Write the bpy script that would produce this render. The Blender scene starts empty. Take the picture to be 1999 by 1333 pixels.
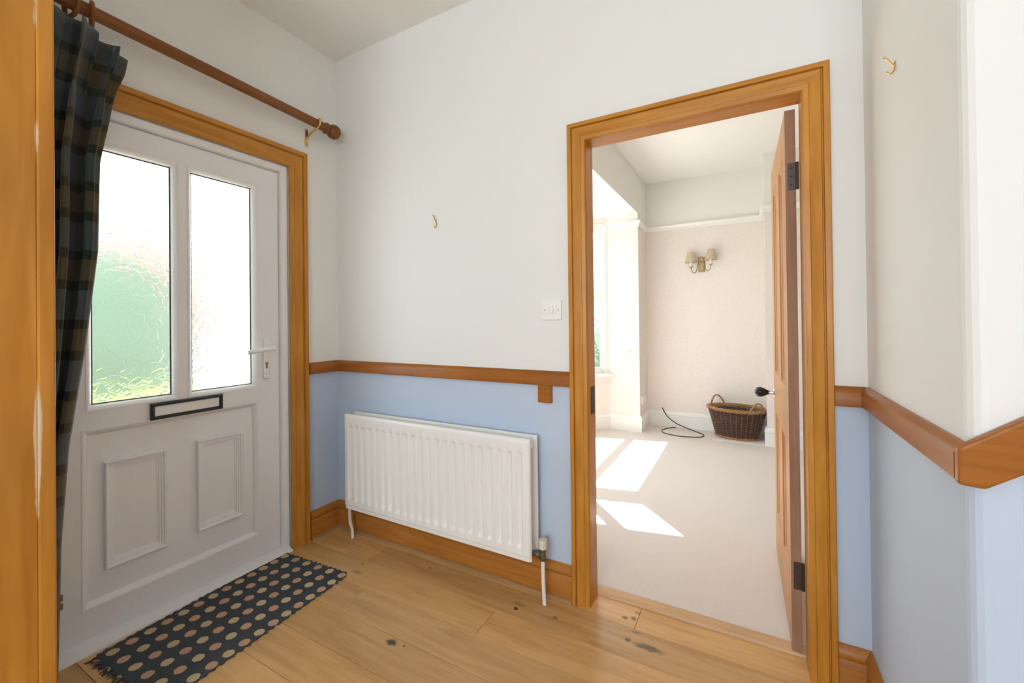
import bpy, bmesh, math, random
from mathutils import Vector, Matrix
random.seed(7)
S = bpy.context.scene
COL = S.collection
R = math.radians

# ------------------------------------------------------------------ camera
F_PX, V0, YAW, PITCH, ROLL = 825.63, 622.0, 0.505, 0.0057, 0.0111
CAM = Vector((2.2168, -1.7747, 1.2456))
w_ = Vector((-math.sin(YAW) * math.cos(PITCH), math.cos(YAW) * math.cos(PITCH), math.sin(PITCH)))
r0 = Vector((math.cos(YAW), math.sin(YAW), 0)); d0 = w_.cross(r0)
r_ = math.cos(ROLL) * r0 + math.sin(ROLL) * d0
d_ = -math.sin(ROLL) * r0 + math.cos(ROLL) * d0
cd = bpy.data.cameras.new('camera')
cam = bpy.data.objects.new('camera', cd); COL.objects.link(cam)
cam.matrix_world = Matrix(((r_.x, -d_.x, -w_.x, CAM.x), (r_.y, -d_.y, -w_.y, CAM.y), (r_.z, -d_.z, -w_.z, CAM.z), (0, 0, 0, 1)))
cd.sensor_width = 36.0; cd.sensor_fit = 'HORIZONTAL'
cd.lens = F_PX / 1999 * 36.0
cd.shift_y = -(666.5 - V0) / 1999
cd.clip_start = 0.02
S.camera = cam

# ------------------------------------------------------------------ sky, sun, daylight, exposure
wd = bpy.data.worlds.new('sky'); S.world = wd; wd.use_nodes = True
bg = wd.node_tree.nodes['Background']
bg.inputs['Color'].default_value = (0.80, 0.90, 1.0, 1); bg.inputs['Strength'].default_value = 3.9
el = R(61.8); az = R(12.0)
sun_dir = Vector((math.cos(el) * math.cos(az), math.cos(el) * math.sin(az), -math.sin(el)))
sd = bpy.data.lights.new('sun_offscreen', 'SUN'); sd.energy = 20.0; sd.angle = R(0.6); sd.color = (1, 0.95, 0.87)
so = bpy.data.objects.new('sun_offscreen', sd); COL.objects.link(so)
so.rotation_euler = sun_dir.to_track_quat('-Z', 'Y').to_euler()
def daylight(name, loc, direction, sx, sy, power, color=(0.9, 0.95, 1.0)):
    l = bpy.data.lights.new(name, 'AREA'); l.shape = 'RECTANGLE'; l.size = sx; l.size_y = sy
    l.energy = power; l.color = color
    o = bpy.data.objects.new(name, l); COL.objects.link(o); o.location = loc
    o.rotation_euler = Vector(direction).to_track_quat('-Z', 'Z').to_euler(); return o
# daylight entering the landing window behind the camera (outside the opening, shining in)
daylight('window_back_offscreen', (2.1, -4.55, 1.65), (0, 1, 0.0), 2.3, 1.5, 42)
S.view_settings.view_transform = 'Standard'; S.view_settings.look = 'None'
S.view_settings.exposure = 0.36; S.view_settings.gamma = 1.0; S.view_settings.use_curve_mapping = False
S.cycles.use_denoising = True
S.cycles.max_bounces = 12; S.cycles.diffuse_bounces = 8; S.cycles.transmission_bounces = 8
S.cycles.sample_clamp_indirect = 8.0

# ------------------------------------------------------------------ materials
def N(nt, t, **kw):
    n = nt.nodes.new(t)
    for k, v in kw.items(): setattr(n, k, v)
    return n
def mat(name, color, rough=0.5, metal=0.0, spec=0.5):
    m = bpy.data.materials.new(name); m.use_nodes = True
    b = m.node_tree.nodes['Principled BSDF']
    b.inputs['Base Color'].default_value = (*color, 1); b.inputs['Roughness'].default_value = rough
    b.inputs['Metallic'].default_value = metal; b.inputs['Specular IOR Level'].default_value = spec
    return m
def bsdf(m): return m.node_tree.nodes['Principled BSDF']
def bump(m, height_socket, strength=0.2, dist=0.002):
    nt = m.node_tree; b = N(nt, 'ShaderNodeBump'); b.inputs['Strength'].default_value = strength
    b.inputs['Distance'].default_value = dist
    nt.links.new(height_socket, b.inputs['Height']); nt.links.new(b.outputs[0], bsdf(m).inputs['Normal'])
def noise(m, scale, detail=4, vec=None, stretch=None, obj=True):
    nt = m.node_tree; n = N(nt, 'ShaderNodeTexNoise'); n.inputs['Scale'].default_value = scale; n.inputs['Detail'].default_value = detail
    tc = N(nt, 'ShaderNodeTexCoord'); src = tc.outputs['Object']
    if stretch:
        mp = N(nt, 'ShaderNodeMapping'); mp.inputs['Scale'].default_value = stretch
        nt.links.new(src, mp.inputs[0]); src = mp.outputs[0]
    nt.links.new(src, n.inputs['Vector']); return n
def ramp(m, sock, stops):
    nt = m.node_tree; r = N(nt, 'ShaderNodeValToRGB'); e = r.color_ramp.elements
    while len(e) < len(stops): e.new(0.5)
    for i, (p, c) in enumerate(stops):
        e[i].position = p; e[i].color = (*c, 1)
    nt.links.new(sock, r.inputs[0]); return r
def paint(name, color, rough=0.55, b=0.08):
    m = mat(name, color, rough, spec=0.3)
    n = noise(m, 220, 3); bump(m, n.outputs[0], b, 0.001); return m
def wood(name, c1, c2, axis, rough=0.35, scale=9, dark=None):
    """straight-grained timber, grain along axis ('x','y','z')"""
    m = mat(name, c1, rough, spec=0.35)
    st = {'x': (0.07, 1, 1), 'y': (1, 0.07, 1), 'z': (1, 1, 0.07)}[axis]
    n = noise(m, scale * 6, 5, stretch=st); n.inputs['Distortion'].default_value = 0.6
    r = ramp(m, n.outputs[0], [(0.30, c2), (0.5, tuple((a + b) / 2 for a, b in zip(c1, c2))), (0.72, c1)])
    nt = m.node_tree
    n2 = noise(m, 3.0, 2)
    mx = N(nt, 'ShaderNodeMix', data_type='RGBA', blend_type='MULTIPLY'); mx.inputs[0].default_value = 1.0
    r2 = ramp(m, n2.outputs[0], [(0.3, (0.86, 0.84, 0.82)), (0.7, (1, 1, 1))])
    nt.links.new(r.outputs[0], mx.inputs[6]); nt.links.new(r2.outputs[0], mx.inputs[7])
    nt.links.new(mx.outputs[2], bsdf(m).inputs['Base Color'])
    bump(m, n.outputs[0], 0.08, 0.001)
    return m
PINE1, PINE2 = (0.62, 0.285, 0.045), (0.48, 0.19, 0.018)
M = {}
M['pine_x'] = wood('varnished_pine_x', PINE1, PINE2, 'x'); M['pine_y'] = wood('varnished_pine_y', PINE1, PINE2, 'y'); M['pine_z'] = wood('varnished_pine_z', PINE1, PINE2, 'z')
RED1, RED2 = (0.41, 0.150, 0.026), (0.30, 0.095, 0.013)
M['rail_x'] = wood('dado_pine_x', RED1, RED2, 'x', 0.3); M['rail_y'] = wood('dado_pine_y', RED1, RED2, 'y', 0.3)
M['door_pine'] = wood('door_pine', (0.60, 0.32, 0.12), (0.50, 0.24, 0.07), 'z', 0.4)
M['door_pine_mould'] = M['door_pine']
M['door_edge'] = wood('bare_brown_door_edge', (0.40, 0.235, 0.15), (0.30, 0.165, 0.10), 'z', 0.7)
M['rod'] = wood('brown_stained_pole', (0.26, 0.098, 0.020), (0.19, 0.064, 0.011), 'y', 0.3)
M['white'] = paint('white_ceiling_paint', (0.84, 0.84, 0.82))
M['upvc'] = mat('white_upvc', (0.84, 0.84, 0.85), 0.28); 
M['rubber'] = mat('grey_gasket', (0.05, 0.05, 0.055), 0.6)
M['gloss_white'] = mat('white_gloss_paint', (0.85, 0.85, 0.83), 0.25)
M['enamel'] = mat('white_radiator_enamel', (0.86, 0.85, 0.82), 0.22)
M['brass'] = mat('polished_brass', (0.75, 0.52, 0.18), 0.22, 1.0)
M['antique'] = mat('antique_brass', (0.36, 0.27, 0.13), 0.35, 1.0)
M['chrome'] = mat('chrome', (0.7, 0.7, 0.7), 0.15, 1.0)
M['steel_dark'] = mat('dark_hinge_steel', (0.085, 0.065, 0.055), 0.5, 0.7)
M['valve'] = mat('tarnished_valve_metal', (0.22, 0.20, 0.16), 0.35, 0.9)
M['black'] = mat('black_plastic', (0.012, 0.014, 0.016), 0.25)
M['letter_black'] = mat('dark_letterplate_surround', (0.015, 0.025, 0.028), 0.35)
M['cable'] = mat('black_cable_rubber', (0.03, 0.028, 0.028), 0.5)
M['plastic'] = mat('white_plastic', (0.86, 0.86, 0.84), 0.3)
M['cream_plastic'] = mat('aged_cream_plastic', (0.72, 0.66, 0.52), 0.4)
M['pipe'] = mat('white_painted_pipe', (0.80, 0.78, 0.76), 0.35)
M['hole'] = mat('keyhole_dark', (0.03, 0.02, 0.012), 0.6)
M['clear'] = mat('clear_glass', (1, 1, 1), 0.0); nt = M['clear'].node_tree
_t = N(nt, 'ShaderNodeBsdfTransparent'); _g = N(nt, 'ShaderNodeBsdfGlossy'); _g.inputs['Roughness'].default_value = 0.02; _x = N(nt, 'ShaderNodeMixShader'); _x.inputs[0].default_value = 0.06
nt.links.new(_t.outputs[0], _x.inputs[1]); nt.links.new(_g.outputs[0], _x.inputs[2]); nt.links.new(_x.outputs[0], nt.nodes['Material Output'].inputs['Surface'])

# hall wall paint: cream above the dado rail, pale blue below (a paint line at the rail)
def two_tone(name, top, low, z):
    m = paint(name, top)
    nt = m.node_tree; g = N(nt, 'ShaderNodeNewGeometry'); s = N(nt, 'ShaderNodeSeparateXYZ')
    nt.links.new(g.outputs['Position'], s.inputs[0])
    gt = N(nt, 'ShaderNodeMath', operation='GREATER_THAN'); gt.inputs[1].default_value = z
    nt.links.new(s.outputs[2], gt.inputs[0])
    mx = N(nt, 'ShaderNodeMix', data_type='RGBA'); mx.inputs[6].default_value = (*low, 1); mx.inputs[7].default_value = (*top, 1)
    nt.links.new(gt.outputs[0], mx.inputs[0]); nt.links.new(mx.outputs[2], bsdf(m).inputs['Base Color']); return m
M['hall'] = two_tone('hall_wall_paint', (0.81, 0.815, 0.79), (0.52, 0.61, 0.74), 0.985)
# far room: white above the picture rail, pink damask paper below
m = two_tone('far_room_wall', (0.83, 0.83, 0.80), (0.80, 0.73, 0.69), 2.30); M['papered'] = m
nt = m.node_tree; mixn = [n for n in nt.nodes if n.type == 'MIX'][0]
tc = N(nt, 'ShaderNodeTexCoord'); vo = N(nt, 'ShaderNodeTexVoronoi'); vo.inputs['Scale'].default_value = 34; vo.feature = 'SMOOTH_F1'
wv = N(nt, 'ShaderNodeTexNoise'); wv.inputs['Scale'].default_value = 60
nt.links.new(tc.outputs['Object'], vo.inputs['Vector']); nt.links.new(tc.outputs['Object'], wv.inputs['Vector'])
ad = N(nt, 'ShaderNodeMath', operation='ADD'); nt.links.new(vo.outputs[0], ad.inputs[0]); nt.links.new(wv.outputs[0], ad.inputs[1])
rp = ramp(m, ad.outputs[0], [(0.62, (0.795, 0.725, 0.68)), (0.92, (0.815, 0.76, 0.72))]); nt.links.new(rp.outputs[0], mixn.inputs[6])

# carpet
m = mat('cream_carpet', (0.74, 0.70, 0.65), 0.95, spec=0.1); M['carpet'] = m
n = noise(m, 420, 3); r = ramp(m, n.outputs[0], [(0.3, (0.70, 0.64, 0.59)), (0.7, (0.81, 0.755, 0.71))])
m.node_tree.links.new(r.outputs[0], bsdf(m).inputs['Base Color']); bump(m, n.outputs[0], 0.5, 0.004)

# oak planks with knots (knots sit at fixed places in the boards)
m = mat('oak_planks', (0.6, 0.33, 0.12), 0.34); M['oak'] = m; nt = m.node_tree
oi = N(nt, 'ShaderNodeObjectInfo')
n = noise(m, 22, 6, stretch=(0.10, 1, 1)); n.inputs['Distortion'].default_value = 1.2
nt.nodes[-1]
off = N(nt, 'ShaderNodeMath', operation='MULTIPLY'); off.inputs[1].default_value = 37.0
nt.links.new(oi.outputs['Random'], off.inputs[0])
n.noise_dimensions = '4D'; nt.links.new(off.outputs[0], n.inputs['W'])
r = ramp(m, n.outputs[0], [(0.28, (0.50, 0.27, 0.092)), (0.5, (0.62, 0.36, 0.138)), (0.72, (0.70, 0.43, 0.182))])
hs = N(nt, 'ShaderNodeHueSaturation'); nt.links.new(r.outputs[0], hs.inputs['Color'])
mr = N(nt, 'ShaderNodeMapRange'); mr.inputs[3].default_value = 0.84; mr.inputs[4].default_value = 1.14
nt.links.new(oi.outputs['Random'], mr.inputs[0]); nt.links.new(mr.outputs[0], hs.inputs['Value'])
col = hs.outputs[0]
geo = N(nt, 'ShaderNodeNewGeometry')
wn = N(nt, 'ShaderNodeTexNoise'); wn.inputs['Scale'].default_value = 40; nt.links.new(geo.outputs['Position'], wn.inputs['Vector'])
wsub = N(nt, 'ShaderNodeVectorMath', operation='MULTIPLY_ADD'); wsub.inputs[1].default_value = (0.02, 0.02, 0); 
nt.links.new(wn.outputs['Color'], wsub.inputs[0]); nt.links.new(geo.outputs['Position'], wsub.inputs[2])
for (kx, ky, rx, ry, dark) in [(0.994, -0.562, .022, .014, 1), (1.05, -0.55, .006, .005, .9), (1.877, -0.122, .055, .016, .75), (1.80, -0.115, .010, .010, .8), (1.329, -0.164, .010, .008, 1), (1.33, -0.13, .03, .012, .35), (1.758, 0.004, .011, .011, .8), (1.794, 0.015, .012, .012, .8), (1.80, 0.055, .014, .010, .5), (1.50, -0.135, .012, .010, .5), (0.80, -0.10, .008, .005, .9), (0.47, -0.24, .008, .005, .8), (1.82, -0.06, .02, .008, .5), (0.50, -0.30, .03, .012, .45)]:
    sb = N(nt, 'ShaderNodeVectorMath', operation='SUBTRACT'); sb.inputs[1].default_value = (kx + .01, ky + .01, 0); nt.links.new(wsub.outputs[0], sb.inputs[0])
    sc = N(nt, 'ShaderNodeVectorMath', operation='MULTIPLY'); sc.inputs[1].default_value = (1 / rx, 1 / ry, 0); nt.links.new(sb.outputs[0], sc.inputs[0])
    ln = N(nt, 'ShaderNodeVectorMath', operation='LENGTH'); nt.links.new(sc.outputs[0], ln.inputs[0])
    mp = N(nt, 'ShaderNodeMapRange'); mp.inputs[1].default_value = 0.6; mp.inputs[2].default_value = 1.3; mp.inputs[3].default_value = dark; mp.inputs[4].default_value = 0
    nt.links.new(ln.outputs['Value'], mp.inputs[0])
    mx = N(nt, 'ShaderNodeMix', data_type='RGBA'); nt.links.new(mp.outputs[0], mx.inputs[0]); nt.links.new(col, mx.inputs[6]); mx.inputs[7].default_value = (0.055, 0.04, 0.03, 1)
    col = mx.outputs[2]
nt.links.new(col, bsdf(m).inputs['Base Color']); bump(m, n.outputs[0], 0.06, 0.001)

# doormat: dark grey weave with cream and pink spots on a square grid (object space)
m = mat('spotted_doormat', (0.05, 0.055, 0.06), 0.95, spec=0.1); M['mat'] = m; nt = m.node_tree
tc = N(nt, 'ShaderNodeTexCoord'); sx = N(nt, 'ShaderNodeSeparateXYZ')
nz = N(nt, 'ShaderNodeTexNoise'); nz.inputs['Scale'].default_value = 160; nt.links.new(tc.outputs['Object'], nz.inputs['Vector'])
vm = N(nt, 'ShaderNodeVectorMath', operation='MULTIPLY_ADD'); vm.inputs[1].default_value = (0.008, 0.008, 0); nt.links.new(nz.outputs['Color'], vm.inputs[0]); nt.links.new(tc.outputs['Object'], vm.inputs[2])
nt.links.new(vm.outputs[0], sx.inputs[0])
def mth(op, a, b=None):
    q = N(nt, 'ShaderNodeMath', operation=op)
    for i, v in enumerate((a, b)):
        if v is None: continue
        if isinstance(v, (int, float)): q.inputs[i].default_value = v
        else: nt.links.new(v, q.inputs[i])
    return q.outputs[0]
PX, PY = 0.0825, 0.0597
cxs = mth('DIVIDE', mth('ADD', sx.outputs[0], 10.5 * PX + 0.0023), PX); cys = mth('DIVIDE', mth('ADD', sx.outputs[1], 20.5 * PY + 0.0317), PY)
ix = mth('FLOOR', cxs); iy = mth('FLOOR', cys)
fx = mth('MULTIPLY', mth('SUBTRACT', mth('SUBTRACT', cxs, ix), 0.5), PX); fy = mth('MULTIPLY', mth('SUBTRACT', mth('SUBTRACT', cys, iy), 0.5), PY)
dd = mth('SQRT', mth('ADD', mth('POWER', mth('ABSOLUTE', fx), 2), mth('POWER', mth('ABSOLUTE', fy), 2)))
dot = mth('LESS_THAN', dd, 0.0195)
par = mth('MODULO', mth('ADD', ix, iy), 2)
mx = N(nt, 'ShaderNodeMix', data_type='RGBA'); nt.links.new(par, mx.inputs[0]); mx.inputs[6].default_value = (0.55, 0.44, 0.27, 1); mx.inputs[7].default_value = (0.55, 0.335, 0.23, 1)
n2 = N(nt, 'ShaderNodeTexNoise'); n2.inputs['Scale'].default_value = 300; nt.links.new(tc.outputs['Object'], n2.inputs['Vector'])
rr = ramp(m, n2.outputs[0], [(0.3, (0.045, 0.052, 0.060)), (0.7, (0.085, 0.095, 0.105))])
m2 = N(nt, 'ShaderNodeMix', data_type='RGBA'); nt.links.new(dot, m2.inputs[0]); nt.links.new(rr.outputs[0], m2.inputs[6]); nt.links.new(mx.outputs[2], m2.inputs[7])
nt.links.new(m2.outputs[2], bsdf(m).inputs['Base Color']); bump(m, n2.outputs[0], 0.6, 0.003)

# tartan wool, uv based so that the checks follow the folds
m = mat('tartan_wool', (0.05, 0.06, 0.06), 0.95, spec=0.1); M['tartan'] = m; nt = m.node_tree
uv = N(nt, 'ShaderNodeUVMap'); sx = N(nt, 'ShaderNodeSeparateXYZ'); nt.links.new(uv.outputs[0], sx.inputs[0])
def stripes(sock, period, stops):
    f = mth('FRACT', mth('DIVIDE', sock, period)); q = ramp(m, f, stops); q.color_ramp.interpolation = 'CONSTANT'; return q.outputs[0]
A = (0.062, 0.078, 0.090); B = (0.018, 0.018, 0.012); C_ = (0.085, 0.066, 0.032); G = (0.026, 0.058, 0.056)
su = stripes(sx.outputs[0], 0.22, [(0, A), (.30, B), (.40, G), (.62, B), (.72, C_)])
sv = stripes(sx.outputs[1], 0.245, [(0, A), (.42, B), (.56, C_), (.86, B)])
mx = N(nt, 'ShaderNodeMix', data_type='RGBA'); mx.inputs[0].default_value = 0.62; nt.links.new(su, mx.inputs[6]); nt.links.new(sv, mx.inputs[7])
nt.links.new(mx.outputs[2], bsdf(m).inputs['Base Color'])
bsdf(m).inputs['Sheen Weight'].default_value = 0.25
M['lining'] = mat('red_brown_lining', (0.22, 0.03, 0.03), 0.9)

# textured obscure glass
m = mat('obscure_glass', (0.97, 0.99, 0.98), 0.2); M['obscure'] = m; nt = m.node_tree
bsdf(m).inputs['Transmission Weight'].default_value = 1.0; bsdf(m).inputs['IOR'].default_value = 1.25
tc = N(nt, 'ShaderNodeTexCoord'); nw = N(nt, 'ShaderNodeTexNoise'); nw.inputs['Scale'].default_value = 22; nt.links.new(tc.outputs['Object'], nw.inputs['Vector'])
vm = N(nt, 'ShaderNodeVectorMath', operation='MULTIPLY_ADD'); vm.inputs[1].default_value = (0.03, 0.03, 0.03); nt.links.new(nw.outputs['Color'], vm.inputs[0]); nt.links.new(tc.outputs['Object'], vm.inputs[2])
vo = N(nt, 'ShaderNodeTexVoronoi'); vo.feature = 'DISTANCE_TO_EDGE'; vo.inputs['Scale'].default_value = 34; nt.links.new(vm.outputs[0], vo.inputs['Vector'])
rr = ramp(m, vo.outputs['Distance'], [(0.0, (0, 0, 0)), (0.12, (1, 1, 1))])
bump(m, rr.outputs[0], 0.22, 0.004)
_tl = N(nt, 'ShaderNodeBsdfTranslucent'); _tl.inputs[0].default_value = (.9, .95, .92, 1); _x = N(nt, 'ShaderNodeMixShader'); _x.inputs[0].default_value = .04
nt.links.new(bsdf(m).outputs[0], _x.inputs[1]); nt.links.new(_tl.outputs[0], _x.inputs[2]); nt.links.new(_x.outputs[0], nt.nodes['Material Output'].inputs['Surface'])

M['lawn'] = mat('lawn_green', (0.20, 0.26, 0.05), 0.9)
M['paving'] = mat('pale_paving', (0.62, 0.60, 0.56), 0.85)
m = mat('hedge_leaves', (0.05, 0.13, 0.045), 0.7); M['leaf'] = m
n = noise(m, 9, 3); r = ramp(m, n.outputs[0], [(0.3, (0.05, 0.10, 0.062)), (0.7, (0.12, 0.20, 0.125))]); m.node_tree.links.new(r.outputs[0], bsdf(m).inputs['Base Color'])
M['lime'] = mat('yellow_green_leaves', (0.30, 0.36, 0.07), 0.8)
M['blossom'] = mat('pink_blossom', (0.62, 0.20, 0.17), 0.8)
M['render_white'] = mat('white_render', (0.80, 0.79, 0.76), 0.8)
M['shade'] = mat('beige_lampshade', (0.60, 0.50, 0.36), 0.9)
bsdf(M['shade']).inputs['Transmission Weight'].default_value = 0.0
m = mat('dark_willow', (0.075, 0.042, 0.034), 0.45); M['willow'] = m
n = noise(m, 60, 3); r = ramp(m, n.outputs[0], [(0.3, (0.045, 0.026, 0.024)), (0.7, (0.13, 0.072, 0.052))]); m.node_tree.links.new(r.outputs[0], bsdf(m).inputs['Base Color'])
M['willow_light'] = wood('peeled_willow', (0.48, 0.27, 0.12), (0.32, 0.16, 0.06), 'x', 0.5, 6)
M['willow_pale'] = mat('willow_stake', (0.34, 0.20, 0.12), 0.5)

# ------------------------------------------------------------------ mesh helpers
class MB:
    def __init__(s): s.v = []; s.f = []; s.uv = None
    def box(s, x0, x1, y0, y1, z0, z1):
        b = len(s.v)
        s.v += [(x, y, z) for z in (z0, z1) for y in (y0, y1) for x in (x0, x1)]
        s.f += [tuple(b + i for i in q) for q in ((0, 2, 3, 1), (4, 5, 7, 6), (0, 1, 5, 4), (2, 6, 7, 3), (0, 4, 6, 2), (1, 3, 7, 5))]
        return s
    def tube(s, pts, r, n=10, cap=True, closed=False):
        pts = [Vector(p) for p in pts]; b0 = len(s.v); m = len(pts); rs = r if isinstance(r, (list, tuple)) else [r] * m
        t0 = (pts[1] - pts[0]).normalized(); u = t0.orthogonal().normalized()
        for i, p in enumerate(pts):
            if closed: t = (pts[(i + 1) % m] - pts[i - 1])
            else: t = pts[min(i + 1, m - 1)] - pts[max(i - 1, 0)]
            t.normalize(); u = (u - t * u.dot(t)).normalized(); w = t.cross(u)
            s.v += [tuple(p + (u * math.cos(k * math.tau / n) + w * math.sin(k * math.tau / n)) * rs[i]) for k in range(n)]
        for i in range(m if closed else m - 1):
            a = b0 + i * n; c = b0 + ((i + 1) % m) * n
            s.f += [(a + k, a + (k + 1) % n, c + (k + 1) % n, c + k) for k in range(n)]
        if cap and not closed:
            s.f.append(tuple(b0 + k for k in reversed(range(n)))); s.f.append(tuple(b0 + (m - 1) * n + k for k in range(n)))
        return s
    def lathe(s, o, axis, prof, n=24, cap=True):
        o = Vector(o); a = Vector(axis).normalized(); u = a.orthogonal().normalized(); w = a.cross(u); b0 = len(s.v)
        for (r, h) in prof:
            s.v += [tuple(o + a * h + (u * math.cos(k * math.tau / n) + w * math.sin(k * math.tau / n)) * r) for k in range(n)]
        for i in range(len(prof) - 1):
            p = b0 + i * n; c = p + n
            s.f += [(p + k, p + (k + 1) % n, c + (k + 1) % n, c + k) for k in range(n)]
        if cap:
            s.f.append(tuple(b0 + k for k in reversed(range(n)))); s.f.append(tuple(b0 + (len(prof) - 1) * n + k for k in range(n)))
        return s
    def sweep(s, path, nrm, prof, closed=False, flip=1):
        """mitred sweep; profile (a,b): a across the path in its plane, b along nrm"""
        path = [Vector(p) for p in path]; nrm = Vector(nrm).normalized(); m = len(path); b0 = len(s.v); k = len(prof)
        def perp(i, j): return ((path[j] - path[i]).normalized().cross(nrm)) * flip
        for i in range(m):
            if closed: p1, p2 = perp(i - 1, i), perp(i, (i + 1) % m)
            else:
                p1 = perp(max(i - 1, 0), max(i, 1)); p2 = perp(min(i, m - 2), min(i + 1, m - 1))
            mt = (p1 + p2) / (1 + p1.dot(p2))
            s.v += [tuple(path[i] + mt * a + nrm * b) for a, b in prof]
        for i in range(m if closed else m - 1):
            a = b0 + i * k; c = b0 + ((i + 1) % m) * k
            s.f += [(a + q, a + (q + 1) % k, c + (q + 1) % k, c + q) for q in range(k)]
        if not closed:
            s.f.append(tuple(b0 + q for q in reversed(range(k)))); s.f.append(tuple(b0 + (m - 1) * k + q for q in range(k)))
        return s
    def build(s, name, material, parent=None, smooth=False, bevel=0, seg=2):
        me = bpy.data.meshes.new(name); me.from_pydata(s.v, [], s.f); me.update()
        bm = bmesh.new(); bm.from_mesh(me); bmesh.ops.recalc_face_normals(bm, faces=bm.faces); bm.to_mesh(me); bm.free()
        o = bpy.data.objects.new(name, me); COL.objects.link(o); me.materials.append(material)
        if smooth:
            me.polygons.foreach_set('use_smooth', [True] * len(me.polygons))
            try: me.set_sharp_from_angle(angle=R(38))
            except Exception: pass
        if bevel:
            b = o.modifiers.new('bevel', 'BEVEL'); b.width = bevel; b.segments = seg; b.limit_method = 'ANGLE'; b.angle_limit = R(40)
        if parent:
            o.parent = parent; o.matrix_parent_inverse = Matrix.Translation(-parent.location)
        return o
def tag(o, label, cat, group=None, kind=None):
    o['label'] = label; o['category'] = cat
    if group: o['group'] = group
    if kind: o['kind'] = kind
    return o
def empty(name, loc, label, cat, group=None, kind=None):
    o = bpy.data.objects.new(name, None); COL.objects.link(o); o.location = loc; o.empty_display_size = 0.05
    return tag(o, label, cat, group, kind)
def arc(c, r, a0, a1, n, plane='xz'):
    out = []
    for i in range(n + 1):
        t = a0 + (a1 - a0) * i / n; p = [c[0], c[1], c[2]]
        p['xyz'.index(plane[0])] += r * math.cos(t); p['xyz'.index(plane[1])] += r * math.sin(t); out.append(tuple(p))
    return out
def smooth_path(pts, n=8):
    pts = [Vector(p) for p in pts]; out = []
    for i in range(len(pts) - 1):
        p0 = pts[max(i - 1, 0)]; p1 = pts[i]; p2 = pts[i + 1]; p3 = pts[min(i + 2, len(pts) - 1)]
        for k in range(n):
            t = k / n
            out.append(0.5 * ((2 * p1) + (p2 - p0) * t + (2 * p0 - 5 * p1 + 4 * p2 - p3) * t * t + (3 * p1 - p0 - 3 * p2 + p3) * t ** 3))
    out.append(pts[-1]); return out

# ------------------------------------------------------------------ key dimensions
ZC = 2.873                      # ceiling
XB1, XO1, XO2, XB2 = 1.536, 1.613, 2.395, 2.472   # inner doorway: casing outer / opening
ZO, ZCB = 2.030, 2.120
WT = 0.095                      # wall between hall and far room
XC, YD = 2.564, -0.72           # right wall and its outer corner
YA1, YA2, ZA2, ZA1 = -0.218, -0.318, 2.118, 2.214 # front door casing
YA3, YA4 = -1.292, -1.392
XL, YP, YE, YCH, XCH = 1.188, 2.973, 3.401, 3.006, 2.385
ZF, ZS = 2.85, 2.42             # far room ceiling, bay soffit
st = dict(kind='structure')

# ------------------------------------------------------------------ room shell
def wall(name, boxes, material, label, bevel=0):
    b = MB()
    for q in boxes: b.box(*q)
    return tag(b.build(name, material, bevel=bevel, seg=4), label, 'wall', kind='structure')
wall('wall_left', [(-.1, 0, YA2 + .003, WT, 0, ZC), (-.1, 0, -4.4, YA3 - .003, 0, ZC), (-.1, 0, YA3 - .003, YA2 + .003, ZA2 + .003, ZC)], M['hall'], 'hall wall around the white front door, cream over pale blue')
wall('wall_back', [(0, XO1 - .018, 0, WT, 0, ZC), (XO2 + .018, XC, 0, WT, 0, ZC), (XO1 - .018, XO2 + .018, 0, WT, ZO + .018, ZC)], M['hall'], 'hall wall behind the radiator, cream above pale blue, with doorway')
wall('wall_right', [(XC, 4.6, YD, WT, 0, ZC)], M['hall'], 'projecting hall wall right of the doorway with rounded corner', bevel=.025)
wall('wall_near', [(0, .682, -1.55, -1.412, 0, ZC)], M['hall'], 'short cross wall carrying the worn timber jamb')
b = MB(); b.box(-.1, 1.0, -4.5, -4.4, 0, ZC).box(3.3, 4.7, -4.5, -4.4, 0, ZC).box(1.0, 3.3, -4.5, -4.4, 0, .9).box(1.0, 3.3, -4.5, -4.4, 2.4, ZC)
tag(b.build('wall_front', M['hall']), 'hall end wall with a wide window opening', 'wall', kind='structure')
wall('wall_side', [(4.6, 4.7, -4.4, YD, 0, ZC)], M['hall'], 'hall side wall beyond the stairs')
tag(MB().box(-.1, 4.7, -4.5, WT, ZC, ZC + .1).build('ceiling', M['white']), 'flat white hall ceiling', 'ceiling', kind='structure')
# far room
wall('wall_far', [(XL - .1, XCH, YE, YE + .1, 0, ZF)], M['papered'], 'far room wall with pink damask paper and wall lamp')
wall('wall_chimney', [(XCH, 4.4, YCH, YE + .1, 0, ZF)], M['papered'], 'papered chimney breast beside the basket alcove')
wall('wall_bay', [(XL - .1, XL, YP, YE, 0, ZF), (.82, XL - .1, YP, YP + .1, 0, ZS), (XL - .1, XL, WT, .55, 0, ZF), (.82, XL - .1, .45, .55, 0, ZS), (XL - .1, XL, .55, YP, ZS, ZF)], M['papered'], 'pink papered bay surround with plain fascia over the bay')
wall('wall_far_side', [(4.3, 4.4, WT, YCH, 0, ZF)], M['papered'], 'pink papered side wall of the far room hidden by the door')
tag(MB().box(XL - .1, 4.4, WT, YE + .1, ZF, ZF + .1).build('ceiling_far_room', M['white']), 'white ceiling of the bright far room', 'ceiling', kind='structure')
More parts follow.
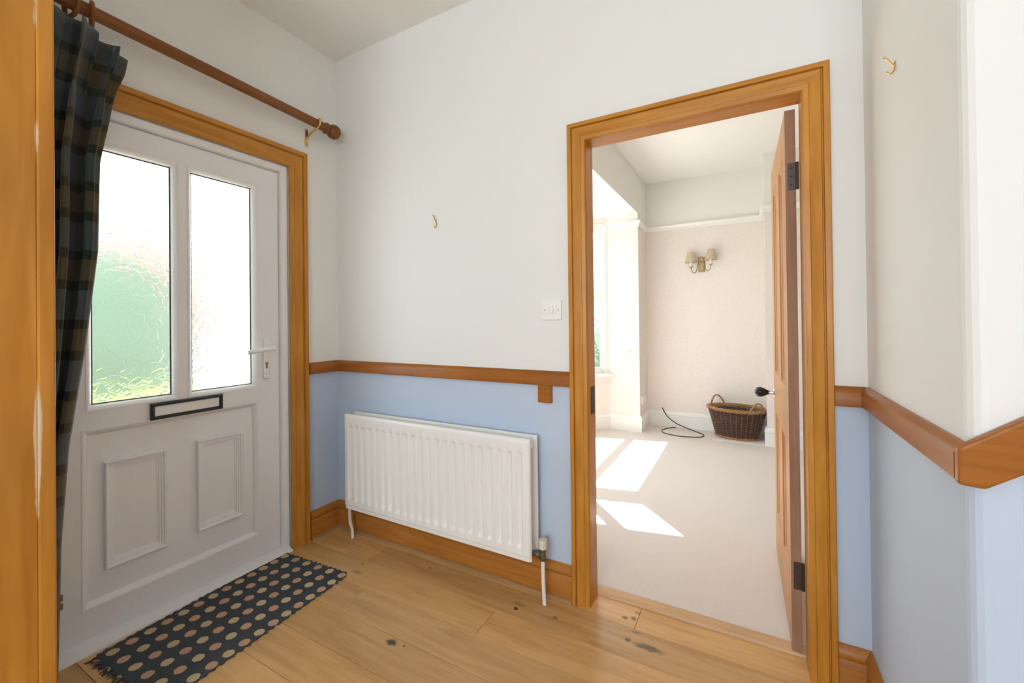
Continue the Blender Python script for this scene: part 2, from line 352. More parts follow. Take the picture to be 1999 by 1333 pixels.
# bay: front at x=.43, two canted sides
BX, BY0, BY1 = .43, 1.00, 2.55
NE, FE = (.85, .55), (.85, YP)       # room ends of the canted sides
b = MB(); b.v = [(.35, .92, z) for z in (ZS, ZS + .08)]; b.v = []; b.f = []
poly = [(XL - .1, .45), (XL - .1, YP + .1), (.82, YP + .1), (.38, 2.58), (.38, .97), (.82, .45)]
b.v = [(x, y, ZS) for x, y in poly] + [(x, y, ZS + .1) for x, y in poly]
b.f = [tuple(range(6)), tuple(range(11, 5, -1))] + [(i, (i + 1) % 6, 6 + (i + 1) % 6, 6 + i) for i in range(6)]
tag(b.build('ceiling_bay', M['white']), 'white lowered ceiling over the bay window', 'ceiling', kind='structure')
ZSILL, ZHEAD = .64, 2.30
def bay_side(i, p, q, label, wlabel):
    """wall below and above one bay window, plus the sash window itself; inside is to the right of p->q reversed"""
    p = Vector((*p, 0)); q = Vector((*q, 0)); d = (q - p); L = d.length; d.normalize(); nrm = Vector((0, 0, 1)).cross(d)  # points outside
    if nrm.dot(Vector((XL + .5, 1.76, 0)) - p) > 0: nrm = -nrm
    def lb(mb, a0, a1, n0, n1, z0, z1):
        b0 = len(mb.v)
        for z in (z0, z1):
            for nn in (n0, n1):
                for aa in (a0, a1): mb.v.append(tuple(p + d * aa + nrm * nn + Vector((0, 0, z))))
        mb.f += [tuple(b0 + k for k in qd) for qd in ((0, 2, 3, 1), (4, 5, 7, 6), (0, 1, 5, 4), (2, 6, 7, 3), (0, 4, 6, 2), (1, 3, 7, 5))]
    wb = MB(); lb(wb, -.03, L + .03, 0, .12, 0, ZSILL - .03); lb(wb, -.03, L + .03, 0, .12, ZHEAD + .04, ZS)
    tag(wb.build(f'wall_bay_{i}', M['papered']), wlabel, 'wall', kind='structure')
    mid = p + d * L / 2
    root = empty(f'window_{i}', (mid.x, mid.y, ZSILL), label, 'window', kind='structure')
    f = MB(); e = .045
    lb(f, -.02, e, .0, .12, ZSILL, ZHEAD + .04); lb(f, L - e, L + .02, .0, .12, ZSILL, ZHEAD + .04); lb(f, e, L - e, .0, .12, ZHEAD, ZHEAD + .04)
    f.build('window_frame', M['gloss_white'], root, bevel=.004)
    s_ = MB(); lb(s_, -.03, L + .03, -.06, .14, ZSILL - .03, ZSILL); s_.build('window_sill', M['gloss_white'], root, bevel=.006)
    zm = 1.50
    for nm, n0, z0, z1 in (('lower_sash', .025, ZSILL, zm + .025), ('upper_sash', .065, zm - .025, ZHEAD)):
        s_ = MB(); t = .042
        lb(s_, e, e + t, n0, n0 + .035, z0, z1); lb(s_, L - e - t, L - e, n0, n0 + .035, z0, z1)
        lb(s_, e + t, L - e - t, n0, n0 + .035, z0, z0 + (.07 if nm == 'lower_sash' else .05)); lb(s_, e + t, L - e - t, n0, n0 + .035, z1 - .05, z1)
        if L > 1: lb(s_, L / 2 - .008, L / 2 + .008, n0, n0 + .035, z0 + .04, z1 - .04)
        sash = s_.build(nm, M['gloss_white'], root, bevel=.003)
        g = MB(); lb(g, e + t - .005, L - e - t + .005, n0 + .015, n0 + .018, z0 + .045, z1 - .045); g.build('pane', M['clear'], sash)
bay_side(1, NE, (BX, BY0), 'sash window in the canted bay side nearest the doorway', 'papered wall under the canted bay window by the doorway')
bay_side(2, (BX, BY0), (BX, BY1), 'wide front sash window of the bay', 'papered wall under the front window of the bay')
bay_side(3, (BX, BY1), FE, 'white sash window in the canted bay side by the pink pier', 'papered wall under the canted bay window by the pier')
# window of the hall behind
root = empty('window_4', (2.15, -4.45, .9), 'wide white framed window at the hall end', 'window', kind='structure')
b = MB()
for x in (1.0, 2.12, 3.24): b.box(x, x + .06, -4.48, -4.42, .9, 2.4)
b.box(1.06, 3.24, -4.48, -4.42, .9, .96).box(1.06, 3.24, -4.48, -4.42, 2.34, 2.4); b.build('window_frame', M['upvc'], root)
MB().box(1.0, 3.3, -4.42, -4.3, .87, .9).build('window_sill', M['gloss_white'], root)

# ------------------------------------------------------------------ floors
BW = .163; SEAM0 = .118
fl = MB().box(-.02, 4.6, -4.4, .10, -.05, -.012).build('floor', mat('dark_floor_gap', (0.10, 0.05, 0.02), 0.8))
tag(fl, 'oak plank floor of the hall', 'floor', kind='structure')
joints = {0: [-.4, 1.808, 3.4], 1: [-.9, .46, 2.62], 2: [-.2, 1.257, 3.1], 3: [-.8, .645, 2.5], 4: [-.3, 1.75, 3.6], 5: [-.7, .30, 2.1], 6: [.95, 2.9], 7: [.2, 1.6, 3.3]}
for k in range(28):
    y1 = SEAM0 - k * BW; y0 = y1 - BW
    if k == 0: y1 = .097
    if y0 < -4.4: break
    js = [j for j in joints.get(k, [random.uniform(.2, 1.2), random.uniform(1.9, 3.2)]) if -.02 < j < 4.6]
    xs = [-.02] + js + [4.6]
    for a, c in zip(xs, xs[1:]):
        g = .0006; ch = .0014
        b = MB(); x0, x1, u0, u1 = a + g, c - g, y0 + g, y1 - g
        b.v = [(x0, u0, -.014), (x1, u0, -.014), (x1, u1, -.014), (x0, u1, -.014), (x0, u0, -ch), (x1, u0, -ch), (x1, u1, -ch), (x0, u1, -ch), (x0 + ch, u0 + ch, 0), (x1 - ch, u0 + ch, 0), (x1 - ch, u1 - ch, 0), (x0 + ch, u1 - ch, 0)]
        b.f = [(0, 1, 5, 4), (1, 2, 6, 5), (2, 3, 7, 6), (3, 0, 4, 7), (4, 5, 9, 8), (5, 6, 10, 9), (6, 7, 11, 10), (7, 4, 8, 11), (8, 9, 10, 11)]
        o = b.build('plank', M['oak'], fl)
tag(MB().box(.35, 4.4, .10, YE + .1, -.03, .008).build('floor_carpet', M['carpet']), 'cream fitted carpet of the far room', 'floor', kind='structure')
# raised carpeted strip in the alcove where the basket stands
tag(MB().box(1.90, XCH, 2.99, YE, .006, .02).build('trim_6', M['carpet'], bevel=.004), 'low carpeted step in the alcove under the basket', 'trim', kind='structure')
b = MB(); b.sweep([(XO1 - .01, .128, 0), (XO2 + .01, .128, 0)], (0, 0, 1), [(-.032, .004), (-.028, .010), (-.008, .016), (.008, .016), (.028, .010), (.032, .0)])
tag(b.build('trim_5', wood('pale_threshold_wood', (.70, .47, .27), (.62, .39, .20), 'x', .45), smooth=True), 'flat pale wood threshold strip across the doorway', 'threshold', kind='structure')

# ------------------------------------------------------------------ casings, linings
CAS = [(0, 0), (0, .010), (.003, .014), (.020, .016), (.024, .0125), (.028, .0135), (.046, .022), (.056, .026), (.059, .020), (.062, .020), (.064, .031), (.081, .031), (.084, .028), (.084, 0)]
def casing(name, pts, n, label, mats, flip, prof=CAS):
    """three mitred lengths, each its own part so that grain runs along it"""
    c = sum((Vector(p) for p in pts), Vector()) / len(pts)
    root = empty(name, (c.x, c.y, 0), label, 'trim', kind='structure')
    full = MB().sweep(pts, n, prof, flip=flip); k = len(prof)
    for i in range(3):
        b = MB(); b.v = full.v[i * k:(i + 2) * k]; b.f = [(q, (q + 1) % k, k + (q + 1) % k, k + q) for q in range(k)] + [tuple(range(k)), tuple(range(k, 2 * k))]
        b.build('casing_length', mats[1] if i == 1 else mats[0], root, smooth=True)
    return root
c1 = casing('trim_1', [(XO1, 0, 0), (XO1, 0, ZO), (XO2, 0, ZO), (XO2, 0, 0)], (0, -1, 0), 'moulded orange pine casing around the inner doorway', (M['pine_z'], M['pine_x']), -1, [(a * .917, b_) for a, b_ in CAS])
b = MB().box(XO1 - .018, XO1, -.002, WT - .004, 0, ZO + .018); b.build('lining', M['pine_z'], c1)
b = MB().box(XO2, XO2 + .018, -.002, WT - .004, 0, ZO + .018); b.build('lining', M['pine_z'], c1)
b = MB().box(XO1, XO2, -.002, WT - .004, ZO, ZO + .018); b.build('lining', M['pine_x'], c1)
b = MB().box(XO1 + .0, XO1 + .004, .03, .075, .83, .95); b.build('strike_plate', M['steel_dark'], c1)
CASA = [(a * 1.18, b_) for a, b_ in CAS]
c2 = casing('trim_2', [(0, YA2, 0), (0, YA2, ZA2), (0, YA3, ZA2), (0, YA3, 0)], (1, 0, 0), 'moulded orange pine casing around the white front door', (M['pine_z'], M['pine_y']), 1, CASA)
# worn jamb of the opening the camera looks through
j = empty('trim_3', (.69, -1.48, 0), 'worn orange timber jamb at the end of the cross wall', 'trim', kind='structure')
jm = wood('worn_jamb_pine', PINE1, PINE2, 'z', 0.45, 5)
nt = jm.node_tree; gg = N(nt, 'ShaderNodeNewGeometry'); sp = N(nt, 'ShaderNodeSeparateXYZ'); nt.links.new(gg.outputs['Position'], sp.inputs[0])
nn = N(nt, 'ShaderNodeTexNoise'); nn.inputs['Scale'].default_value = 11; nn.inputs['Detail'].default_value = 5
mp_ = N(nt, 'ShaderNodeMapping'); mp_.inputs['Scale'].default_value = (1, 1, .35); nt.links.new(gg.outputs['Position'], mp_.inputs[0]); nt.links.new(mp_.outputs[0], nn.inputs['Vector'])
yy = N(nt, 'ShaderNodeMath', operation='ADD'); yy.inputs[1].default_value = 1.432; nt.links.new(sp.outputs[1], yy.inputs[0])
ab = N(nt, 'ShaderNodeMath', operation='ABSOLUTE'); nt.links.new(yy.outputs[0], ab.inputs[0])
sc_ = N(nt, 'ShaderNodeMath', operation='MULTIPLY_ADD'); sc_.inputs[1].default_value = -22.0; nt.links.new(ab.outputs[0], sc_.inputs[0]); nt.links.new(nn.outputs[0], sc_.inputs[2])
th = N(nt, 'ShaderNodeMapRange'); th.inputs[1].default_value = .50; th.inputs[2].default_value = .56; nt.links.new(sc_.outputs[0], th.inputs[0])
old = bsdf(jm).inputs['Base Color'].links[0].from_socket
mx = N(nt, 'ShaderNodeMix', data_type='RGBA'); nt.links.new(th.outputs[0], mx.inputs[0]); nt.links.new(old, mx.inputs[6]); mx.inputs[7].default_value = (.66, .50, .32, 1); nt.links.new(mx.outputs[2], bsdf(jm).inputs['Base Color'])
MB().box(.68, .700, -1.56, -1.4315, 0, 2.60).build('lining', jm, j, bevel=.002)
MB().box(.60, .703, -1.4315, -1.400, 0, 2.66).build('architrave', jm, j, bevel=.004)
MB().box(.60, .72, -1.575, -1.55, 0, 2.66).build('architrave', jm, j, bevel=.004)

# ------------------------------------------------------------------ dado rails and skirting
DADO = [(0, .951), (.019, .951), (.022, .954), (.022, 1.000), (.019, 1.006), (.008, 1.017), (0, 1.017)]
def runs(name, paths, prof, label, part, mats, cat='trim'):
    c = Vector(paths[0][0]); root = empty(name, (c.x, c.y, prof[0][1]), label, cat, kind='structure')
    for path in paths:
        full = MB().sweep([Vector((p[0], p[1], 0)) for p in path], (0, 0, 1), prof); k = len(prof)
        for i in range(len(path) - 1):
            b = MB(); b.v = full.v[i * k:(i + 2) * k]; b.f = [(q, (q + 1) % k, k + (q + 1) % k, k + q) for q in range(k)] + [tuple(range(k)), tuple(range(k, 2 * k))]
            ax = 0 if abs(path[i + 1][0] - path[i][0]) > abs(path[i + 1][1] - path[i][1]) else 1
            b.build(part, mats[ax], root, smooth=True)
    return root
runs('trim_4', [[(0, YA1 + .012), (0, 0), (XB1 - .001, 0)]], DADO, 'red-brown dado rail above the radiator', 'rail_length', (M['rail_x'], M['rail_y']))
rr_ = runs('trim_7', [[(XB2 + .002, 0), (XC, 0), (XC, YD)]], DADO, 'red-brown dado rail on the projecting wall right of the doorway', 'rail_length', (M['rail_x'], M['rail_y']))
# the rail climbs with the stairs round the outer corner
sl = R(35); dx, dz = math.cos(sl), math.sin(sl)
b = MB(); k0 = (XC - .022, .951); L_ = 1.6
lo = [(XC - .022, .948), (XC + .012, .945), (XC + .012 + L_ * dx, .945 + L_ * dz), (XC - .022 + L_ * dx, 1.017 + .02 + L_ * dz), (XC - .022, 1.012)]
for y in (YD, YD - .022): b.v += [(x, y, z) for x, z in lo]
b.f = [tuple(range(5)), tuple(range(9, 4, -1))] + [(i, (i + 1) % 5, 5 + (i + 1) % 5, 5 + i) for i in range(5)]
b.build('climbing_rail', M['rail_x'], rr_, bevel=.005)
SK = [(0, 0), (.018, 0), (.018, .108), (.015, .112), (.018, .116), (.022, .124), (.022, .132), (.016, .142), (.012, .150), (.006, .157), (0, .157)]
BEAD = [(.018, 0), (.034, 0), (.033, .006), (.029, .012), (.024, .015), (.018, .016)]
SKM = SKR = tuple(wood('skirting_pine_' + a, (0.52, 0.215, 0.040), (0.40, 0.145, 0.020), a, .3) for a in 'xy')
runs('baseboard_back', [[(0, YA1 + .012), (0, 0), (XB1 - .001, 0)]], SK, 'moulded pine skirting board behind the radiator', 'skirting_length', SKR)
runs('baseboard_right', [[(XB2 + .002, 0), (XC, 0), (XC, YD), (4.5, YD)]], SK, 'moulded pine skirting board right of the doorway', 'skirting_length', SKM)
runs('trim_8', [[(0, YA1 + .012), (0, 0), (XB1 - .001, 0)]], BEAD, 'thin floor bead along the skirting by the radiator', 'bead_length', (wood('bead_wood', (.44, .25, .10), (.34, .18, .065), 'x', .4),) * 2)
SKW = [(0, .008), (.02, .008), (.02, .14), (.024, .145), (.022, .165), (.012, .178), (.006, .185), (0, .185)]
WG = (M['gloss_white'], M['gloss_white'])
runs('baseboard_far', [[(BX, BY1), FE, (XL, YP), (XL, YE), (XCH, YE), (XCH, YCH), (4.3, YCH)]], SKW, 'tall white skirting board round the far room', 'skirting_length', WG)
runs('baseboard_bay', [[(XL, WT + .02), (XL, .55), (NE[0], NE[1]), (BX, BY0), (BX, BY1)]], SKW, 'white skirting board under the bay windows', 'skirting_length', WG)
PR = [(0, 2.275), (.012, 2.275), (.016, 2.285), (.014, 2.30), (.026, 2.318), (.034, 2.328), (.030, 2.338), (0, 2.338)]
runs('trim_9', [[(FE[0] + .02, YP), (XL, YP), (XL, YE), (XCH, YE), (XCH, YCH), (4.3, YCH)]], PR, 'white picture rail on the pink papered wall', 'rail_length', WG)

# ------------------------------------------------------------------ front door
XFACE = -.03
d1 = empty('door_1', (-.05, -.8, 0), 'white front door with two obscure glass panes and letter plate', 'door', kind='structure')
b = MB()
b.sweep([(0, YA2, .0), (0, YA2, ZA2), (0, YA3, ZA2), (0, YA3, .0)], (1, 0, 0), [(0, -.09), (0, -.012), (-.006, -.006), (-.030, -.006), (-.036, -.010), (-.040, -.022), (-.040, -.09)])
b.build('door_frame', M['upvc'], d1, smooth=True)
b = MB(); b.sweep([(-.045, YA3 + .01, 0), (-.045, YA2 - .01, 0)], (0, 0, 1), [(-.045, 0), (-.045, .026), (.030, .022), (.075, .008), (.077, 0)]); b.build('threshold', M['upvc'], d1)
LY0, LY1, LZ0, LZ1 = -1.250, -.362, .032, 2.074
leaf = MB()
GL = (-1.115, -.849, .933, 1.957); GR = (-.769, -.496, .933, 1.957); PN = (-1.128, -.496, .164, .815)
e = .022
ys = [LY0, GL[0] - e, GL[1] + e, GR[0] - e, GR[1] + e, LY1]
leaf.box(-.085, XFACE, LY0, PN[0] - e, LZ0, LZ1).box(-.085, XFACE, PN[1] + e, LY1, LZ0, LZ1)
leaf.box(-.085, XFACE, PN[0] - e, PN[1] + e, LZ0, PN[2] - e).box(-.085, XFACE, PN[0] - e, PN[1] + e, PN[3] + e, GL[2] - e)
leaf.box(-.085, XFACE, PN[0] - e, PN[1] + e, GL[3] + e, LZ1).box(-.085, XFACE, GL[1] + e, GR[0] - e, GL[2] - e, GL[3] + e)
leaf.box(-.085, XFACE, PN[0] - e, GL[0] - e, GL[2] - e, GL[3] + e)
lf = leaf.build('door_leaf', M['upvc'], d1)
def rect_path(r, x): return [(x, r[0], r[2]), (x, r[0], r[3]), (x, r[1], r[3]), (x, r[1], r[2])]
for r4, dep, nm in ((GL, .030, 'glazing_bead'), (GR, .030, 'glazing_bead'), (PN, .022, 'panel_bead')):
    b = MB(); b.sweep(rect_path(r4, XFACE), (1, 0, 0), [(0, -dep), (0, -dep + .004), (-.006, -.010), (-.014, -.002), (-.020, .002), (-.024, .002), (-.024, -dep)], closed=True)
    v = b.v; b.build(nm, M['upvc'], lf, smooth=True)
for r4 in (GL, GR):
    b = MB(); b.sweep(rect_path(r4, XFACE - .026), (1, 0, 0), [(.0, -.004), (.0035, -.004), (.0035, .001), (0, .001)], closed=True); b.build('gasket', M['rubber'], lf)
    MB().box(XFACE - .038, XFACE - .031, r4[0] - .01, r4[1] + .01, r4[2] - .01, r4[3] + .01).build('glass_pane', M['obscure'], lf)
MB().box(XFACE - .045, XFACE - .020, PN[0] - .005, PN[1] + .005, PN[2] - .005, PN[3] + .005).build('lower_panel', M['upvc'], lf)
for r4 in ((-1.082, -.873, .268, .697), (-.755, -.550, .276, .700)):
    b = MB(); xx = XFACE - .020
    b.sweep(rect_path(r4, xx), (1, 0, 0), [(0, 0), (0, .016), (.004, .019), (.012, .016), (.013, .011), (.020, .011), (.021, .007), (.028, .007), (.030, .003), (.034, .003), (.034, 0)], closed=True)
    b.build('raised_moulding', M['upvc'], lf)
b = MB(); lp = (-.936, -.655, .838, .906)
b.sweep(rect_path(lp, XFACE), (1, 0, 0), [(-.002, 0), (-.002, .014), (.002, .018), (.009, .018), (.013, .012), (.013, 0)], closed=True); lpo = b.build('letter_plate', M['letter_black'], d1, bevel=.001)
MB().box(XFACE, XFACE + .009, lp[0] + .010, lp[1] - .010, lp[2] + .010, lp[3] - .010).build('flap', M['plastic'], lpo, bevel=.002)
b = MB().box(XFACE, XFACE + .010, -.450, -.420, .955, 1.165); hp = b.build('handle_plate', M['plastic'], d1, bevel=.004)
b = MB(); b.tube([(XFACE + .008, -.435, 1.112), (XFACE + .045, -.435, 1.112)], .010, 12)
b.tube(smooth_path([(XFACE + .043, -.412, 1.113), (XFACE + .048, -.435, 1.113), (XFACE + .050, -.48, 1.110), (XFACE + .050, -.535, 1.103), (XFACE + .046, -.552, 1.101)], 5), .0120, 10); b.build('lever', M['plastic'], hp, smooth=True)
b = MB(); b.lathe((XFACE + .0095, -.435, 1.035), (1, 0, 0), [(.0085, 0), (.0085, .002), (.006, .003)], 16); b.box(XFACE + .0095, XFACE + .012, -.4395, -.4305, 1.008, 1.035); b.build('keyhole', M['antique'], hp)
MB().lathe((XFACE + .0095, -.435, .978), (1, 0, 0), [(.004, 0), (.004, .0015)], 12).build('screw', M['chrome'], hp)
b = MB().lathe((XFACE + .006, -1.232, .187), (0, 0, 1), [(.008, 0), (.008, .028)], 14).lathe((XFACE + .006, -1.232, .219), (0, 0, 1), [(.008, 0), (.008, .028)], 14).box(XFACE, XFACE + .006, -1.232, -1.205, .190, .212).box(XFACE, XFACE + .006, -1.232, -1.205, .222, .244)
b.build('hinge', M['antique'], d1, smooth=True)

# ------------------------------------------------------------------ open pine door of the far room
an = R(-.5); D0 = Vector((2.352, .100, 0)); DS = Vector((math.sin(an), math.cos(an), 0)); DN = Vector((math.cos(an), -math.sin(an), 0))  # along leaf, through thickness (towards +x)
d2 = empty('door_2', (2.37, .1, .012), 'open four panel pine door with brown edge and black knob', 'door', kind='structure')
def dl(mb, s0, s1, t0, t1, z0, z1):
    b0 = len(mb.v)
    for z in (z0, z1):
        for t in (t0, t1):
            for s in (s0, s1): mb.v.append(tuple(D0 + DS * s + DN * t + Vector((0, 0, z))))
    mb.f += [tuple(b0 + k for k in q) for q in ((0, 2, 3, 1), (4, 5, 7, 6), (0, 1, 5, 4), (2, 6, 7, 3), (0, 4, 6, 2), (1, 3, 7, 5))]
TH = .033; DW = .80; DZ0, DZ1 = .015, 2.018
pan = [(.095, .335, .965, 1.885), (.455, .700, .965, 1.885), (.095, .335, .235, .765), (.455, .700, .235, .765)]
b = MB(); dl(b, .002, .095, 0, TH, DZ0, DZ1); b.build('hinge_stile', M['door_pine'], d2)
b = MB(); dl(b, .700, DW, 0, TH, DZ0, DZ1); b.build('lock_stile', M['door_pine'], d2)
for z0, z1 in ((DZ0, .235), (.765, .965), (1.885, DZ1)):
    b = MB(); dl(b, .095, .700, 0, TH, z0, z1); b.build('door_rail', M['door_pine'], d2)
for z0, z1 in ((.235, .765), (.965, 1.885)):
    b = MB(); dl(b, .335, .455, 0, TH, z0, z1); b.build('muntin', M['door_pine'], d2)
for (s0, s1, z0, z1) in pan:
    b = MB(); dl(b, s0 - .003, s1 + .003, .011, TH - .011, z0 - .003, z1 + .003); po = b.build('panel', M['door_pine'], d2)
    for t0, sg in ((0, 1), (TH, -1)):
        b = MB()
        path = [D0 + DS * s + DN * t0 + Vector((0, 0, z)) for s, z in ((s0, z0), (s0, z1), (s1, z1), (s1, z0))]
        b.sweep(path, -DN * sg, [(0, -.012), (0, 0), (.006, -.001), (.010, -.006), (.018, -.009), (.020, -.012)], closed=True, flip=-sg)
        b.build('panel_moulding', M['door_pine_mould'], po)
b = MB(); dl(b, -.0005, .002, 0, TH, DZ0, DZ1); b.build('hinge_edge', M['door_edge'], d2)
for z in (1.72, .245):
    b = MB(); dl(b, -.003, 0, .008, TH + .004, z, z + .10); h = b.build('hinge', M['steel_dark'], d2)
    b = MB(); b.tube([D0 + DN * (TH + .004) + DS * -.003 + Vector((0, 0, z)), D0 + DN * (TH + .004) + DS * -.003 + Vector((0, 0, z + .10))], .0055, 10); b.build('knuckle', M['steel_dark'], h)
    b = MB()
    for zz in (.02, .05, .08): b.lathe(D0 + DS * -.003 + DN * .018 + Vector((0, 0, z + zz)), -DS, [(.004, 0), (.003, .001)], 10)
    b.build('screws', M['hole'], h)
kb = D0 + DS * .745 + Vector((0, 0, .853))
b = MB().lathe(kb, -DN, [(.026, 0), (.026, .003), (.022, .006), (.012, .008), (.010, .022), (.013, .024), (.013, .028)], 20); ro = b.build('knob_rose', M['chrome'], d2, smooth=True)
b = MB().lathe(kb, -DN, [(.011, .026), (.013, .034), (.020, .046), (.026, .060), (.027, .072), (.022, .084), (.012, .090), (.002, .092)], 24); b.build('knob', M['black'], ro, smooth=True)

# ------------------------------------------------------------------ radiator
rad = empty('radiator', (.79, -.09, .12), 'white double panel radiator with vertical flutes under the dado rail', 'radiator')
RX0, RX1, RZ0, RZ1 = .198, 1.384, .188, .727
def rad_panel(yf, sgn, name, parent):
    """fluted sheet; yf face plane, sgn -1 faces the room"""
    b = MB(); n_fl = 22; pitch = (RX1 - RX0 - .052) / n_fl; cols = []
    xs = [RX0, RX0 + .004, RX0 + .012]
    for i in range(n_fl):
        c = RX0 + .026 + pitch * (i + .5)
        xs += [c - .017, c - .0125, c - .008, c - .004, c, c + .004, c + .008, c + .0125, c + .017]
    xs += [RX1 - .012, RX1 - .004, RX1]
    zs = [RZ0, RZ0 + .004, RZ0 + .012, RZ0 + .022, RZ0 + .026, RZ0 + .050, RZ0 + .058, RZ0 + .066, RZ0 + .076]
    zs += [RZ1 - .080, RZ1 - .070, RZ1 - .062, RZ1 - .054, RZ1 - .020, RZ1 - .010, RZ1 - .004, RZ1]
    def dep(x, z):
        d = 0
        q = (x - RX0 - .026) / pitch; 
        if 0 <= q <= n_fl:
            f = abs((q % 1) - .5) * pitch
            t = max(0, min(1, (.0165 - f) / .010)); t = t * t * (3 - 2 * t)
            zz = min((z - RZ0 - .050) / .024, (RZ1 - .054 - z) / .024); zt = max(0, min(1, zz)); zt = zt * zt * (3 - 2 * zt)
            d = .0125 * t * zt
        ed = min(x - RX0, RX1 - x, RZ1 - z)
        if ed < .012: d += .010 * (1 - ed / .012) ** 2
        if z < RZ0 + .024: d += .004
        if z < RZ0 + .003: d += .006
        return d
    for z in zs: b.v += [(x, yf - sgn * dep(x, z), z) for x in xs]
    nx = len(xs)
    b.f = [(j * nx + i, j * nx + i + 1, (j + 1) * nx + i + 1, (j + 1) * nx + i) for j in range(len(zs) - 1) for i in range(nx - 1)]
    base = len(b.v)
    per = [(0, i) for i in range(nx)] + [(j, nx - 1) for j in range(1, len(zs))] + [(len(zs) - 1, i) for i in range(nx - 2, -1, -1)] + [(j, 0) for j in range(len(zs) - 2, 0, -1)]
    ids = [j * nx + i for j, i in per]
    b.v += [(b.v[q][0], yf - sgn * .018, b.v[q][2]) for q in ids]
    m_ = len(ids); b.f += [(ids[q], ids[(q + 1) % m_], base + (q + 1) % m_, base + q) for q in range(m_)]; b.f.append(tuple(base + q for q in range(m_)))
    o = b.build(name, M['enamel'], parent, smooth=True); return o
rad_panel(-.128, -1, 'front_panel', rad)
rad_panel(-.030, 1, 'back_panel', rad)
b = MB()
for i in range(46):
    x = RX0 + .035 + i * .0245; b.box(x, x + .001, -.108, -.050, RZ0 + .06, RZ1 - .05)
o = b.build('convector_fins', M['enamel'], rad); o['kind'] = 'stuff'
MB().box(RX0 + .01, RX1 - .01, -.088, -.066, RZ0 + .02, RZ0 + .05).box(RX0 + .01, RX1 - .01, -.088, -.066, RZ1 - .05, RZ1 - .02).build('header_channel', M['enamel'], rad)
for x in (.45, 1.15): MB().box(x, x + .03, -.052, .0, .25, .68).build('wall_bracket', M['enamel'], rad)
b = MB().lathe((RX1 - .02, -.077, .212), (1, 0, 0), [(.013, 0), (.013, .030), (.017, .032), (.017, .046), (.012, .048), (.012, .056)], 16).lathe((1.421, -.077, .190), (0, 0, 1), [(.013, 0), (.015, .004), (.015, .014), (.012, .016), (.012, .044), (.015, .046), (.015, .052)], 16)
vb = b.build('valve', M['valve'], rad, smooth=True)
MB().lathe((1.421, -.077, .240), (0, 0, 1), [(.014, 0), (.019, .003), (.020, .036), (.018, .042), (.006, .043), (.006, .047)], 10).build('valve_cap', M['cream_plastic'], vb)
MB().tube(smooth_path([(1.421, -.077, .195), (1.421, -.077, .12), (1.424, -.078, .05), (1.428, -.080, -.004)], 4), .0088, 10).build('pipe', M['pipe'], rad, smooth=True)
MB().tube(smooth_path([(RX0 - .012, -.077, .235), (RX0 - .013, -.077, .15), (RX0 - .010, -.077, .09), (RX0 + .004, -.075, .045), (RX0 + .008, -.075, -.004)], 4), .0088, 10).build('pipe', M['pipe'], rad, smooth=True)
MB().lathe((RX0 - .020, -.077, .235), (1, 0, 0), [(.012, 0), (.012, .045)], 14).build('tail_piece', M['valve'], rad, smooth=True)

# block under the dado rail
tag(MB().box(1.377, 1.443, -.020, .001, .872, .953).build('wooden_block', M['rail_x'], bevel=.002), 'small red-brown wooden block fixed under the dado rail', 'block')

# ------------------------------------------------------------------ light switch
ls = empty('light_switch', (1.446, -.004, 1.249), 'white three gang light switch beside the doorway', 'light switch')
MB().box(1.399, 1.493, -.009, .001, 1.249, 1.337).build('switch_plate', M['plastic'], ls, bevel=.003)
for i in range(3):
    x = 1.422 + i * .0165; b = MB(); b.box(x, x + .0155, -.013, -.008, 1.276, 1.311)
    for k in range(4): b.v[k] = (b.v[k][0], b.v[k][1] - (.003 if (i < 2 and b.v[k][1] < -.01) else -.002 if b.v[k][1] < -.01 else 0), b.v[k][2])
    b.build('rocker', M['plastic'], ls)
for x in (1.412, 1.480): MB().lathe((x, -.009, 1.294), (0, -1, 0), [(.003, 0), (.0025, .001)], 10).build('screw', M['antique'], ls)

# ------------------------------------------------------------------ coat hooks
def hook(name, o, out, label, k):
    """small double brass coat hook; out = unit vector away from wall"""
    o = Vector(o); out = Vector(out) * k; Z = Vector((0, 0, 1)) * k
    r = empty(name, o, label, 'hook', 'brass coat hooks')
    b = MB(); b.lathe(o + Z * .010 - out * .001, out, [(a_ * k, h_ * k) for a_, h_ in [(.009, 0), (.009, .003), (.006, .005), (.003, .006)]], 14); b.lathe(o - Z * .012 - out * .001, out, [(a_ * k, h_ * k) for a_, h_ in [(.007, 0), (.007, .003), (.004, .004)]], 14); b.build('back_plate', M['brass'], r, smooth=True)
    b = MB(); b.tube(smooth_path([o + out * .003 - Z * .006, o + out * .012 + Z * .008, o + out * .026 + Z * .030, o + out * .036 + Z * .042], 5), [.0038 * k] * 15 + [.003 * k], 8); b.lathe(o + out * .034 + Z * .040, (out + Z), [(a_ * k, h_ * k) for a_, h_ in [(.003, 0), (.0055, .003), (.0055, .006), (.002, .009)]], 10); b.build('long_arm', M['brass'], r, smooth=True)
    b = MB(); b.tube(smooth_path([o + out * .003 - Z * .008, o + out * .008 - Z * .028, o + out * .018 - Z * .036, o + out * .026 - Z * .026], 5), .0034 * k, 8); b.lathe(o + out * .0255 - Z * .027, (out + Z * .6), [(a_ * k, h_ * k) for a_, h_ in [(.003, 0), (.005, .003), (.002, .007)]], 10); b.build('short_arm', M['brass'], r, smooth=True)
hook('coat_hook', (.785, 0, 1.772), (0, -1, 0), 'small brass coat hook above the radiator', .78)
hook('coat_hook', (XC, -.335, 1.898), (-1, 0, 0), 'small brass coat hook on the projecting wall by the doorway', .58)

